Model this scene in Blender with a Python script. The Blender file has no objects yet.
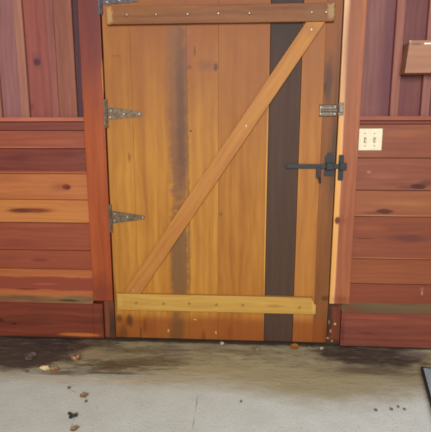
import bpy, bmesh, math, random
from mathutils import Vector, Matrix, noise as mnoise

random.seed(7)
scene = bpy.context.scene
COL = scene.collection

# ------------------------------------------------------------------ camera
F_PX, PITCH, YAW = 441.9, 0.18547, 0.05949
CX, CY = 215.5, 216.0
P_DOOR = 0.065                       # door face stands this far in front of the recessed boards
CAM = Vector((0.0, -2.35 - P_DOOR, 1.17))
FWD = Vector((-math.sin(YAW) * math.cos(PITCH), math.cos(YAW) * math.cos(PITCH), -math.sin(PITCH)))
RGT = Vector((math.cos(YAW), math.sin(YAW), 0))
UPV = RGT.cross(FWD)


def ray(px, py):
    return RGT * (px - CX) - UPV * (py - CY) + FWD * F_PX


def W(px, py, p=P_DOOR):             # measured point on the vertical plane y = -p
    d = ray(px, py)
    q = CAM + d * ((-p - CAM.y) / d.y)
    return q.x, q.z


def X(px, py, p=P_DOOR):
    return W(px, py, p)[0]


def Z(px, py, p=P_DOOR):
    return W(px, py, p)[1]


def G(px, py, z=0.0):                # measured point on the floor
    d = ray(px, py)
    q = CAM + d * ((z - CAM.z) / d.z)
    return q.x, q.y


cam_data = bpy.data.cameras.new('camera')
cam = bpy.data.objects.new('camera', cam_data)
COL.objects.link(cam)
cam_data.sensor_fit = 'AUTO'
cam_data.sensor_width = 36.0
cam_data.lens = 36.0 * F_PX / 432.0
cam.matrix_world = Matrix((
    (RGT.x, UPV.x, -FWD.x, CAM.x), (RGT.y, UPV.y, -FWD.y, CAM.y),
    (RGT.z, UPV.z, -FWD.z, CAM.z), (0, 0, 0, 1)))
scene.camera = cam

# ------------------------------------------------------------------ materials


def lin(c):
    return tuple((v / 255 / 12.92 if v / 255 <= 0.04045 else ((v / 255 + 0.055) / 1.055) ** 2.4) for v in c) + (1.0,)


def math_node(nt, op, a, b=None, c=None, clamp=False):
    n = nt.nodes.new('ShaderNodeMath')
    n.operation = op
    n.use_clamp = clamp
    for i, v in enumerate((a, b, c)):
        if v is None:
            continue
        if isinstance(v, (int, float)):
            n.inputs[i].default_value = v
        else:
            nt.links.new(v, n.inputs[i])
    return n.outputs[0]


def noise_node(nt, vec, scale=1.0, detail=3.0, rough=0.5):
    n = nt.nodes.new('ShaderNodeTexNoise')
    n.inputs['Scale'].default_value = scale
    n.inputs['Detail'].default_value = detail
    n.inputs['Roughness'].default_value = rough
    nt.links.new(vec, n.inputs['Vector'])
    return n.outputs['Fac']


def combine(nt, x, y, z):
    n = nt.nodes.new('ShaderNodeCombineXYZ')
    for i, v in enumerate((x, y, z)):
        if isinstance(v, (int, float)):
            n.inputs[i].default_value = v
        else:
            nt.links.new(v, n.inputs[i])
    return n.outputs[0]


def mix_color(nt, fac, a, b, mode='MIX'):
    n = nt.nodes.new('ShaderNodeMix')
    n.data_type = 'RGBA'
    n.blend_type = mode
    n.clamp_factor = True
    for sock, v in ((n.inputs['Factor'], fac), (n.inputs['A'], a), (n.inputs['B'], b)):
        if isinstance(v, (int, float)):
            sock.default_value = v
        elif isinstance(v, tuple):
            sock.default_value = v
        else:
            nt.links.new(v, sock)
    return n.outputs['Result']


def smooth(nt, v, lo, hi):
    n = nt.nodes.new('ShaderNodeMapRange')
    n.interpolation_type = 'SMOOTHSTEP'
    n.inputs['From Min'].default_value = lo
    n.inputs['From Max'].default_value = hi
    nt.links.new(v, n.inputs['Value'])
    return n.outputs[0]


def make_wood_group():
    g = bpy.data.node_groups.new('wood_grain', 'ShaderNodeTree')
    itf = g.interface
    for nm in ('Along', 'Across', 'Depth', 'Seed', 'Rings', 'Contrast'):
        itf.new_socket(nm, in_out='INPUT', socket_type='NodeSocketFloat')
    for nm in ('Light', 'Dark'):
        itf.new_socket(nm, in_out='INPUT', socket_type='NodeSocketColor')
    itf.new_socket('Color', in_out='OUTPUT', socket_type='NodeSocketColor')
    itf.new_socket('Fiber', in_out='OUTPUT', socket_type='NodeSocketFloat')
    gi = g.nodes.new('NodeGroupInput')
    go = g.nodes.new('NodeGroupOutput')
    o = gi.outputs
    u = math_node(g, 'MULTIPLY_ADD', o['Seed'], 3.71, o['Along'])
    s2 = math_node(g, 'MULTIPLY', o['Seed'], 1.37)
    v = math_node(g, 'ADD', o['Across'], s2)
    w = o['Depth']
    warp = noise_node(g, combine(g, math_node(g, 'MULTIPLY', u, 2.2), math_node(g, 'MULTIPLY', v, 7.0), w), 1.0, 2.0)
    v2 = math_node(g, 'MULTIPLY_ADD', math_node(g, 'SUBTRACT', warp, 0.5), 0.018, v)
    n1 = noise_node(g, combine(g, math_node(g, 'MULTIPLY', u, 0.9), math_node(g, 'MULTIPLY', v2, 17.0), math_node(g, 'MULTIPLY', w, 17.0)), 1.0, 4.0, 0.55)
    n2 = noise_node(g, combine(g, math_node(g, 'MULTIPLY', u, 7.0), math_node(g, 'MULTIPLY', v2, 260.0), math_node(g, 'MULTIPLY', w, 260.0)), 1.0, 3.0, 0.6)
    ph = math_node(g, 'MULTIPLY_ADD', warp, 2.2, math_node(g, 'MULTIPLY', v2, o['Rings']))
    ring = math_node(g, 'MULTIPLY_ADD', math_node(g, 'SINE', math_node(g, 'MULTIPLY', ph, 6.2832)), 0.5, 0.5)
    blot = noise_node(g, combine(g, math_node(g, 'MULTIPLY', u, 3.0), math_node(g, 'MULTIPLY', v, 9.0), w), 1.0, 3.0, 0.6)
    f = math_node(g, 'MULTIPLY', n1, 1.1)
    f = math_node(g, 'MULTIPLY_ADD', ring, 0.16, f)
    f = math_node(g, 'MULTIPLY_ADD', n2, 0.5, f)
    f = math_node(g, 'MULTIPLY_ADD', blot, 0.6, f)
    f = math_node(g, 'SUBTRACT', f, 1.18)
    f = math_node(g, 'MULTIPLY_ADD', f, o['Contrast'], 0.5, clamp=True)
    g.links.new(mix_color(g, f, o['Dark'], o['Light']), go.inputs['Color'])
    g.links.new(n2, go.inputs['Fiber'])
    return g


def make_blob_group():
    g = bpy.data.node_groups.new('blob', 'ShaderNodeTree')
    itf = g.interface
    itf.new_socket('Vector', in_out='INPUT', socket_type='NodeSocketVector')
    for nm in ('A', 'B', 'RA', 'RB', 'Soft', 'Warp', 'NoiseA', 'NoiseB', 'Power'):
        itf.new_socket(nm, in_out='INPUT', socket_type='NodeSocketFloat')
    itf.new_socket('Fac', in_out='OUTPUT', socket_type='NodeSocketFloat')
    gi = g.nodes.new('NodeGroupInput')
    go = g.nodes.new('NodeGroupOutput')
    o = gi.outputs
    sp = g.nodes.new('ShaderNodeSeparateXYZ')
    g.links.new(o['Vector'], sp.inputs[0])
    a = math_node(g, 'DIVIDE', math_node(g, 'SUBTRACT', sp.outputs[0], o['A']), o['RA'])
    b = math_node(g, 'DIVIDE', math_node(g, 'SUBTRACT', sp.outputs[1], o['B']), o['RB'])
    nv = combine(g, math_node(g, 'MULTIPLY', sp.outputs[0], o['NoiseA']), math_node(g, 'MULTIPLY', sp.outputs[1], o['NoiseB']), o['A'])
    n = math_node(g, 'SUBTRACT', noise_node(g, nv, 1.0, 4.0, 0.6), 0.5)
    pa = math_node(g, 'POWER', math_node(g, 'ABSOLUTE', a), o['Power'])
    pb = math_node(g, 'POWER', math_node(g, 'ABSOLUTE', b), o['Power'])
    r = math_node(g, 'POWER', math_node(g, 'ADD', pa, pb), math_node(g, 'DIVIDE', 1.0, o['Power']))
    r = math_node(g, 'MULTIPLY_ADD', n, o['Warp'], r)
    f = math_node(g, 'DIVIDE', math_node(g, 'SUBTRACT', 1.0, r), o['Soft'], clamp=True)
    f = math_node(g, 'MULTIPLY', math_node(g, 'MULTIPLY', f, f), math_node(g, 'SUBTRACT', 3.0, math_node(g, 'MULTIPLY', f, 2.0)))
    g.links.new(f, go.inputs['Fac'])
    return g


WOOD, BLOB = make_wood_group(), make_blob_group()


def blob(nt, vec, a, b, ra, rb, soft=0.6, warp=0.5, na=12.0, nb=12.0, power=2.0):
    n = nt.nodes.new('ShaderNodeGroup')
    n.node_tree = BLOB
    nt.links.new(vec, n.inputs['Vector'])
    for k, v in zip(('A', 'B', 'RA', 'RB', 'Soft', 'Warp', 'NoiseA', 'NoiseB', 'Power'), (a, b, ra, rb, soft, warp, na, nb, power)):
        n.inputs[k].default_value = v
    return n.outputs['Fac']


SEED = [0.0]
TINT = [(1.0, 1.0, 1.0)]


def hue(c):                          # the wood's overall hue in this part of the wall
    return lin(tuple(min(255, v * t) for v, t in zip(c, TINT[0])))


def wood(name, light, dark, axis='x', stains_shade=(), origin=(0, 0, 0), rough=0.5, rings=26.0, contrast=1.5, bump=0.3):
    """Board of wood.  stains: (x, z, rx, rz, colour, strength, soft, warp, noise_x, noise_z, power) in wall metres;
    each one is a knot, a heartwood streak, a water stain, dirt, or a shade or highlight painted in."""
    SEED[0] += 1.618
    m = bpy.data.materials.new(name)
    m.use_nodes = True
    nt = m.node_tree
    bs = nt.nodes['Principled BSDF']
    tc = nt.nodes.new('ShaderNodeTexCoord')
    sp = nt.nodes.new('ShaderNodeSeparateXYZ')
    nt.links.new(tc.outputs['Object'], sp.inputs[0])
    x, y, z = sp.outputs
    g = nt.nodes.new('ShaderNodeGroup')
    g.node_tree = WOOD
    if axis == 'x':
        al, ac = x, z
    elif axis == 'z':
        al, ac = z, x
    else:                            # a slanted board: unit vector along the grain in (x, z)
        ux, uz = axis
        al = math_node(nt, 'MULTIPLY_ADD', x, ux, math_node(nt, 'MULTIPLY', z, uz))
        ac = math_node(nt, 'MULTIPLY_ADD', x, -uz, math_node(nt, 'MULTIPLY', z, ux))
    nt.links.new(al, g.inputs['Along'])
    nt.links.new(ac, g.inputs['Across'])
    nt.links.new(y, g.inputs['Depth'])
    g.inputs['Seed'].default_value = SEED[0] % 37.0
    g.inputs['Rings'].default_value = rings
    g.inputs['Contrast'].default_value = contrast
    g.inputs['Light'].default_value = hue(light)
    g.inputs['Dark'].default_value = hue(dark)
    col = g.outputs['Color']
    flat = combine(nt, x, z, 0.0)
    for st in stains_shade:
        sx, sz, rx, rz, c, k = st[:6]
        ex = list(st[6:]) + [0.7, 0.5, 14.0, 14.0, 2.0][len(st) - 6:]
        f = blob(nt, flat, sx - origin[0], sz - origin[2], rx, rz, *ex)
        col = mix_color(nt, math_node(nt, 'MULTIPLY', f, k), col, hue(c))
    nt.links.new(col, bs.inputs['Base Color'])
    bs.inputs['Roughness'].default_value = rough
    bs.inputs['Specular IOR Level'].default_value = 0.22
    bp = nt.nodes.new('ShaderNodeBump')
    bp.inputs['Strength'].default_value = bump
    bp.inputs['Distance'].default_value = 0.003
    nt.links.new(g.outputs['Fiber'], bp.inputs['Height'])
    nt.links.new(bp.outputs[0], bs.inputs['Normal'])
    return m


def speckled(name, c1, c2, scale=60.0, rough=0.6, metal=0.0, lo=0.35, hi=0.65, bump=0.2):
    m = bpy.data.materials.new(name)
    m.use_nodes = True
    nt = m.node_tree
    bs = nt.nodes['Principled BSDF']
    tc = nt.nodes.new('ShaderNodeTexCoord')
    n = noise_node(nt, tc.outputs['Object'], scale, 4.0, 0.6)
    nt.links.new(mix_color(nt, smooth(nt, n, lo, hi), lin(c1), lin(c2)), bs.inputs['Base Color'])
    bs.inputs['Roughness'].default_value = rough
    bs.inputs['Metallic'].default_value = metal
    bp = nt.nodes.new('ShaderNodeBump')
    bp.inputs['Strength'].default_value = bump
    bp.inputs['Distance'].default_value = 0.002
    nt.links.new(n, bp.inputs['Height'])
    nt.links.new(bp.outputs[0], bs.inputs['Normal'])
    return m


# ------------------------------------------------------------------ mesh helpers


def add_hull_box(bm, corners, mat=0, bevel=0.0, segs=1):
    vs = [bm.verts.new(c) for c in corners]
    fs = [bm.faces.new([vs[i] for i in f]) for f in ((0, 3, 2, 1), (4, 5, 6, 7), (0, 1, 5, 4), (1, 2, 6, 5), (2, 3, 7, 6), (3, 0, 4, 7))]
    for f in fs:
        f.material_index = mat
    if bevel > 0:
        es = list({e for f in fs for e in f.edges})
        r = bmesh.ops.bevel(bm, geom=es, offset=bevel, segments=segs, affect='EDGES', profile=0.6, clamp_overlap=True)
        for f in r['faces']:
            f.material_index = mat
    return bm


def add_box(bm, x0, x1, y0, y1, z0, z1, mat=0, bevel=0.0, segs=1):
    return add_hull_box(bm, [(x0, y0, z0), (x1, y0, z0), (x1, y1, z0), (x0, y1, z0), (x0, y0, z1), (x1, y0, z1), (x1, y1, z1), (x0, y1, z1)], mat, bevel, segs)


def add_prism(bm, pts, y0, y1, mat=0, bevel=0.0):
    """Outline in (x, z), counter-clockwise from the front (from -y), pushed from y0 (front) to y1 (back)."""
    a = [bm.verts.new((x, y0, z)) for x, z in pts]
    b = [bm.verts.new((x, y1, z)) for x, z in pts]
    n = len(pts)
    fs = [bm.faces.new(a), bm.faces.new(b[::-1])]
    for i in range(n):
        j = (i + 1) % n
        fs.append(bm.faces.new((a[i], b[i], b[j], a[j])))
    for f in fs:
        f.material_index = mat
    if bevel > 0:
        es = list(fs[0].edges)
        r = bmesh.ops.bevel(bm, geom=es, offset=bevel, segments=2, affect='EDGES', profile=0.6, clamp_overlap=True)
        for f in r['faces']:
            f.material_index = mat
    return bm


def add_cyl(bm, p0, p1, r0, r1=None, segs=16, mat=0, bevel=0.0):
    r1 = r0 if r1 is None else r1
    p0, p1 = Vector(p0), Vector(p1)
    d = (p1 - p0).normalized()
    s = d.orthogonal().normalized()
    t = d.cross(s)
    rings = []
    prof = [(p0, r0), (p1, r1)]
    if bevel > 0:
        prof = [(p0, r0), (p1 - d * bevel, r1), (p1 - d * bevel * 0.3, r1 * 0.85), (p1, r1 * 0.5)]
    for p, r in prof:
        rings.append([bm.verts.new(p + (s * math.cos(2 * math.pi * k / segs) + t * math.sin(2 * math.pi * k / segs)) * r) for k in range(segs)])
    fs = [bm.faces.new(rings[0][::-1]), bm.faces.new(rings[-1])]
    for a, b in zip(rings, rings[1:]):
        for k in range(segs):
            j = (k + 1) % segs
            fs.append(bm.faces.new((a[k], a[j], b[j], b[k])))
    for f in fs:
        f.material_index = mat
    return bm


def obj(name, bm, mats, parent=None, origin=(0, 0, 0), smooth_shade=False):
    """Links ONE mesh object; vertices are given in world metres and stored from ORIGIN (the parent's base)."""
    bmesh.ops.recalc_face_normals(bm, faces=bm.faces[:])
    bm.transform(Matrix.Translation(-Vector(origin)))
    me = bpy.data.meshes.new(name)
    bm.to_mesh(me)
    bm.free()
    for m in (mats if isinstance(mats, (list, tuple)) else [mats]):
        me.materials.append(m)
    if smooth_shade:
        for p in me.polygons:
            p.use_smooth = True
    o = bpy.data.objects.new(name, me)
    COL.objects.link(o)
    if parent is None:
        o.location = origin
    else:
        o.parent = parent
    return o


def empty(name, loc, parent=None):
    o = bpy.data.objects.new(name, None)
    o.empty_display_size = 0.05
    COL.objects.link(o)
    o.location = loc
    o.parent = parent
    return o


def tag(o, label, cat=None, group=None, kind=None):
    o['label'] = label
    if cat:
        o['category'] = cat
    if group:
        o['group'] = group
    if kind:
        o['kind'] = kind
    return o


def BM():
    return bmesh.new()


# ------------------------------------------------------------------ the floor
def make_floor():
    m = bpy.data.materials.new('stained_concrete')
    m.use_nodes = True
    nt = m.node_tree
    bs = nt.nodes['Principled BSDF']
    tc = nt.nodes.new('ShaderNodeTexCoord')
    v = tc.outputs['Object']
    sp = nt.nodes.new('ShaderNodeSeparateXYZ')
    nt.links.new(v, sp.inputs[0])
    n_big = noise_node(nt, v, 1.6, 4.0, 0.55)
    n_mid = noise_node(nt, v, 7.0, 5.0, 0.6)
    n_fine = noise_node(nt, v, 90.0, 3.0, 0.6)
    mp = nt.nodes.new('ShaderNodeMapping')
    mp.inputs['Scale'].default_value = (5.0, 16.0, 1.0)
    mp.inputs['Rotation'].default_value = (0, 0, 0.12)
    nt.links.new(v, mp.inputs['Vector'])
    n_str = noise_node(nt, mp.outputs[0], 1.0, 5.0, 0.65)
    col = mix_color(nt, smooth(nt, n_mid, 0.2, 0.8), lin((226, 232, 226)), lin((240, 247, 244)))
    # tan silt washed in from under the door, thinning out into the room
    wob = math_node(nt, 'MULTIPLY_ADD', math_node(nt, 'SUBTRACT', n_big, 0.5), 0.35, sp.outputs[1])
    wob = math_node(nt, 'MULTIPLY_ADD', math_node(nt, 'SUBTRACT', n_str, 0.5), 0.16, wob)
    silt = smooth(nt, wob, -0.62, -0.36)
    silt_c = mix_color(nt, smooth(nt, n_str, 0.35, 0.68), lin((156, 144, 110)), lin((190, 178, 136)))
    col = mix_color(nt, math_node(nt, 'MULTIPLY', silt, 0.92), col, silt_c)
    flat = combine(nt, sp.outputs[0], sp.outputs[1], 0.0)

    mp2 = nt.nodes.new('ShaderNodeMapping')
    mp2.inputs['Scale'].default_value = (11.0, 40.0, 1.0)
    mp2.inputs['Rotation'].default_value = (0, 0, -0.2)
    nt.links.new(v, mp2.inputs['Vector'])
    n_rub = noise_node(nt, mp2.outputs[0], 1.0, 6.0, 0.7)
    gr = smooth(nt, sp.outputs[0], -1.0, 1.4)              # the slab colour gets paler towards the right
    col = mix_color(nt, gr, mix_color(nt, 1.0, col, lin((228, 226, 218)), 'MULTIPLY'), col)

    def patch(px, py, rx, ry, c, k, soft=0.5, warp=0.6, na=9.0, nb=14.0, power=2.0):
        nonlocal col
        gx, gy = G(px, py)
        f = blob(nt, flat, gx, gy, rx, ry, soft, warp, na, nb, power)
        col = mix_color(nt, math_node(nt, 'MULTIPLY', f, k), col, lin(c))

    for args in FLOOR_PATCHES:
        patch(*args)
    # caked, flaking dirt: darker and lighter scabs inside the silt
    cake = smooth(nt, wob, -0.40, -0.22)
    col = mix_color(nt, math_node(nt, 'MULTIPLY', math_node(nt, 'MULTIPLY', smooth(nt, n_rub, 0.50, 0.64), cake), 0.42), col, lin((72, 58, 42)))
    col = mix_color(nt, math_node(nt, 'MULTIPLY', math_node(nt, 'MULTIPLY', smooth(nt, n_rub, 0.48, 0.36), cake), 0.24), col, lin((182, 166, 134)))
    col = mix_color(nt, math_node(nt, 'MULTIPLY', smooth(nt, n_fine, 0.56, 0.75), 0.35), col, lin((110, 100, 84)))
    rim = smooth(nt, math_node(nt, 'MULTIPLY_ADD', math_node(nt, 'SUBTRACT', n_mid, 0.5), 0.05, sp.outputs[1]), -0.118, -0.082)  # dirt line along the wall foot, with the door gap's shade painted in
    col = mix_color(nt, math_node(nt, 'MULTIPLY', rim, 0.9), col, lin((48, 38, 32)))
    # hairline cracks, each a chain of thin slits
    for chain in FLOOR_CRACKS:
        for (ax, ay), (bx, by) in zip(chain, chain[1:]):
            A, B = Vector(G(ax, ay)), Vector(G(bx, by))
            mid, h = (A + B) / 2, (B - A).length / 2
            ang = math.atan2(B.y - A.y, B.x - A.x)
            mpn = nt.nodes.new('ShaderNodeMapping')
            mpn.vector_type = 'TEXTURE'
            mpn.inputs['Location'].default_value = (mid.x, mid.y, 0)
            mpn.inputs['Rotation'].default_value = (0, 0, ang)
            nt.links.new(flat, mpn.inputs['Vector'])
            f = blob(nt, mpn.outputs[0], 0.0, 0.0, h * 1.1, 0.0035, 0.8, 0.9, 40.0, 60.0, 2.0)
            col = mix_color(nt, math_node(nt, 'MULTIPLY', f, 0.55), col, lin((98, 88, 70)))
    nt.links.new(col, bs.inputs['Base Color'])
    bs.inputs['Roughness'].default_value = 0.7
    bs.inputs['Specular IOR Level'].default_value = 0.3
    hgt = math_node(nt, 'ADD', math_node(nt, 'MULTIPLY', n_mid, 0.5), math_node(nt, 'ADD', math_node(nt, 'MULTIPLY', n_fine, 0.25), math_node(nt, 'MULTIPLY', math_node(nt, 'MULTIPLY', n_str, silt), 1.2)))
    bp = nt.nodes.new('ShaderNodeBump')
    bp.inputs['Strength'].default_value = 0.45
    bp.inputs['Distance'].default_value = 0.012
    nt.links.new(hgt, bp.inputs['Height'])
    nt.links.new(bp.outputs[0], bs.inputs['Normal'])
    bm = BM()
    add_box(bm, -2.6, 2.6, -5.0, 0.14, -0.12, 0.0)
    o = obj('floor', bm, m)
    tag(o, 'bare grey concrete floor with brown dirt along the wooden wall', 'floor', kind='structure')
    return o


FLOOR_PATCHES = [
    # px, py, rx, ry, colour, strength, soft, warp
    (240, 374, 0.70, 0.22, (188, 176, 138), 0.65, 0.9, 0.8),
    (330, 387, 0.55, 0.20, (172, 160, 122), 0.85, 0.8, 0.8),
    (18, 350, 0.42, 0.24, (80, 66, 60), 0.97, 0.35, 0.8),
    (62, 345, 0.22, 0.12, (76, 62, 56), 0.95, 0.45, 0.9),
    (100, 344, 0.16, 0.06, (90, 74, 60), 0.85, 0.6, 1.6, 22, 60),
    (112, 366, 0.30, 0.09, (98, 80, 56), 0.9, 0.9, 2.2, 13, 46),
    (155, 361, 0.30, 0.09, (112, 94, 66), 0.85, 0.9, 2.2, 13, 46),
    (132, 350, 0.26, 0.06, (116, 100, 76), 0.85, 0.8, 1.8, 20, 50),
    (92, 352, 0.10, 0.06, (172, 152, 116), 0.9, 0.7, 1.7, 22, 60),
    (118, 357, 0.13, 0.035, (168, 150, 116), 0.8, 0.8, 1.8, 22, 60),
    (172, 350, 0.16, 0.08, (126, 112, 98), 0.75, 0.8, 1.4, 18, 40),
    (110, 373, 0.26, 0.02, (88, 72, 50), 0.8, 0.8, 1.5, 12, 50),
    (60, 373, 0.20, 0.03, (104, 86, 64), 0.8, 0.8, 1.5, 12, 50),
    (255, 352, 0.40, 0.035, (128, 110, 80), 0.6, 0.8, 0.9),
    (372, 356, 0.38, 0.15, (76, 66, 58), 0.97, 0.5, 0.9),
    (340, 352, 0.14, 0.09, (76, 66, 58), 0.9, 0.5, 0.8),
    (372, 371, 0.32, 0.06, (104, 92, 72), 0.8, 0.7, 1.1, 8, 20),
    (412, 354, 0.10, 0.06, (134, 124, 114), 0.75, 0.7, 0.9),
    (62, 380, 0.50, 0.022, (206, 192, 162), 0.75, 0.9, 1.6, 9, 40),
    (150, 380, 0.32, 0.03, (200, 184, 150), 0.7, 0.9, 1.6, 9, 40),
]
FLOOR_CRACKS = [
    [(76, 384), (68, 389), (78, 393), (88, 400)],
    [(76, 412), (73, 422), (70, 431)],
    [(198, 392), (195, 415), (192, 431)],
]
make_floor()

# ------------------------------------------------------------------ added dark backing, stops light leaking through the gaps
Z_TOP = 2.55
XL_END, XR_END = -2.3, 2.3
backing_mat = wood('gap_backing_dark', (60, 42, 36), (42, 30, 28), 'z')
bm = BM()
add_box(bm, XL_END, XR_END, 0.02, 0.12, 0.0, Z_TOP)
tag(obj('gap_backing', bm, backing_mat), 'added dark backing behind the panelling and the door, keeps light out of the gaps', 'wall', kind='structure')

# jamb edges -----------------------------------------------------------------
PB, PBAT, PPL, PLED, PJ = 0.0, 0.022, 0.030, 0.048, 0.065
jl0, jl1 = X(84.6, 140, PJ), X(105.6, 140, PJ)
jr0, jr1 = X(337.6, 140, PJ), X(359.0, 140, PJ)
KNOT, KNOT2 = (70, 36, 30), (52, 34, 36)


def st(px, py, rx_px, rz_px, c, k, *ex, p=PPL):
    """a mark measured on the photo, as metres on its own plane"""
    x0, z0 = W(px, py, p)
    s = X(px + 1, py, p) - x0
    return (x0, z0, rx_px * s, rz_px * s, c, k) + ex


# ------------------------------------------------------------------ left wall
def build_wall_left():
    mats, bm = [], BM()

    def slot(m):
        mats.append(m)
        return len(mats) - 1
    xr = jl0 + 0.02
    TINT[0] = (0.96, 0.90, 0.80)
    # lower horizontal planks: z measured at the left of the picture
    ys = [121.6, 130.5, 148.6, 173.8, 199.7, 222.7, 250.2, 268.9, 297.5]
    zs = [Z(45, y, PPL) for y in ys]
    tan = (186, 120, 74)
    specs = [
        ((136, 78, 70), (112, 60, 58), []),
        ((160, 92, 74), (136, 74, 62), [st(20, 147.3, 60, .9, (190, 118, 92), .7, .7, .4, 4, 30), st(50, 142, 40, 4, (172, 98, 76), .5, .9, .6, 6, 25)]),
        ((142, 76, 62), (104, 52, 52), [st(15, 158, 22, 5, (92, 46, 52), .55, .9, .6, 6, 25), st(70, 156, 20, 3, (96, 48, 50), .5, .9, .6, 6, 25), st(45, 173, 200, 2.0, (176, 104, 70), .8, .6, .4, 3, 20)]),
        ((188, 122, 78), (164, 98, 66), [st(66.5, 187, 6, 3.6, (98, 40, 38), .98, .5, .3), st(67, 187.2, 2.5, 1.6, (56, 26, 28), .9, .6, .3), st(60, 187, 15, 6, (136, 72, 52), .5, .9, .5, 6, 25), st(10, 178, 30, 7, (150, 84, 66), .45, .9, .5, 6, 25)]),
        ((198, 136, 80), (172, 106, 64), [st(30, 210.5, 30, 3.2, (116, 54, 40), .9, .6, .7, 5, 40), st(20, 211, 14, 2.6, (92, 44, 42), .6, .6, .7, 8, 40)]),
        ((156, 86, 66), (130, 66, 52), [st(45, 226, 60, 3, (168, 94, 68), .5, .9, .6, 5, 25), st(20, 244, 40, 5, (136, 66, 58), .6, .9, .6, 5, 25)]),
        ((156, 84, 62), (134, 70, 54), [st(40, 260, 12, 2.5, (106, 52, 56), .7, .7, .8, 10, 50), st(10, 258, 20, 5, (130, 66, 62), .5, .8, .6, 8, 30)]),
        ((186, 116, 72), (160, 92, 60), [st(40, 283.5, 200, 7.6, (140, 70, 58), .95, .25, .55, 7, 16), st(45, 284, 18, 1.2, (176, 100, 86), .7, .7, .9, 12, 70), st(28, 289, 16, 1.0, (96, 40, 36), .7, .7, .9, 12, 70)]),
    ]
    for i, (lt, dk, sts) in enumerate(specs):
        mi = slot(wood('plank_cedar', lt, dk, 'x', sts, rough=0.48, rings=34))
        add_box(bm, XL_END, xr, -PPL, 0.018, zs[i + 1] + 0.0012, zs[i] - 0.0012, mi, 0.0022)
    # upper recessed vertical boards
    TINT[0] = (0.98, 0.94, 0.93)
    zt, zb = Z_TOP, Z(45, 119, PB) - 0.03
    b1 = (X(16.7, 60, PBAT), X(25.3, 60, PBAT))
    b2 = (X(48.6, 60, PBAT), X(56.0, 60, PBAT))
    b3 = (X(56.2, 60, PBAT), X(74.2, 60, PBAT))
    b0 = (X(-9, 115, PBAT), X(1.8, 115, PBAT))
    edges = [XL_END, (b0[0] + b0[1]) / 2, (b1[0] + b1[1]) / 2, (b2[0] + b2[1]) / 2, b3[1] - 0.03, xr]
    vs = [((226, 188, 186), (166, 124, 124), []),  # pale pink tone has the board's sheen mixed into it
          ((152, 108, 104), (128, 84, 82), []),
          ((156, 90, 76), (122, 66, 62), [st(37, 62, 5, 4.5, KNOT2, .95, .55, .4, p=PB), st(37, 60, 8, 12, (104, 60, 66), .5, .9, .4, 14, 6, p=PB), st(25, 60, 4.5, 80, (98, 52, 60), .6, .9, .4, 20, 3, p=PB), st(31, 107, 4, 6, (104, 56, 60), .6, .9, .5, p=PB)]),  # long dark strip beside the batten paints in its shade
          ((132, 84, 72), (108, 64, 60), []),
          ((84, 52, 60), (62, 38, 48), [])]  # narrow recess by the post, its shadow put into the colour
    for i, (lt, dk, sts) in enumerate(vs):
        mi = slot(wood('board_cedar', lt, dk, 'z', sts, rough=0.42, rings=30))
        add_box(bm, edges[i] + 0.001, edges[i + 1] - 0.001, -PB, 0.018, zb, zt, mi, 0.0015)
    wall = obj('wall_left', bm, mats)
    tag(wall, 'reddish cedar wall left of the door, upright boards above level planks', 'wall', kind='structure')
    for (a, b), lt, dk in ((b0, (166, 116, 98), (142, 94, 82)), (b1, (166, 116, 98), (136, 88, 74)), (b2, (154, 98, 86), (124, 74, 66)), (b3, (154, 100, 80), (124, 74, 58))):
        bm = BM()
        add_box(bm, a, b, -PBAT, -PB, zb + 0.029, zt, 0, 0.003)
        obj('batten', bm, wood('batten_cedar', lt, dk, 'z', [], rough=0.42), wall)
    bm = BM()
    z0, z1 = Z(45, 121.4, PLED), Z(45, 117.2, PLED)
    add_box(bm, XL_END, jl0 + 0.012, -PLED, -0.0, z0, z1, 0, 0.003, 2)
    obj('ledge', bm, wood('ledge_cedar', (184, 112, 86), (152, 84, 66), 'x'), wall)


build_wall_left()


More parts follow.
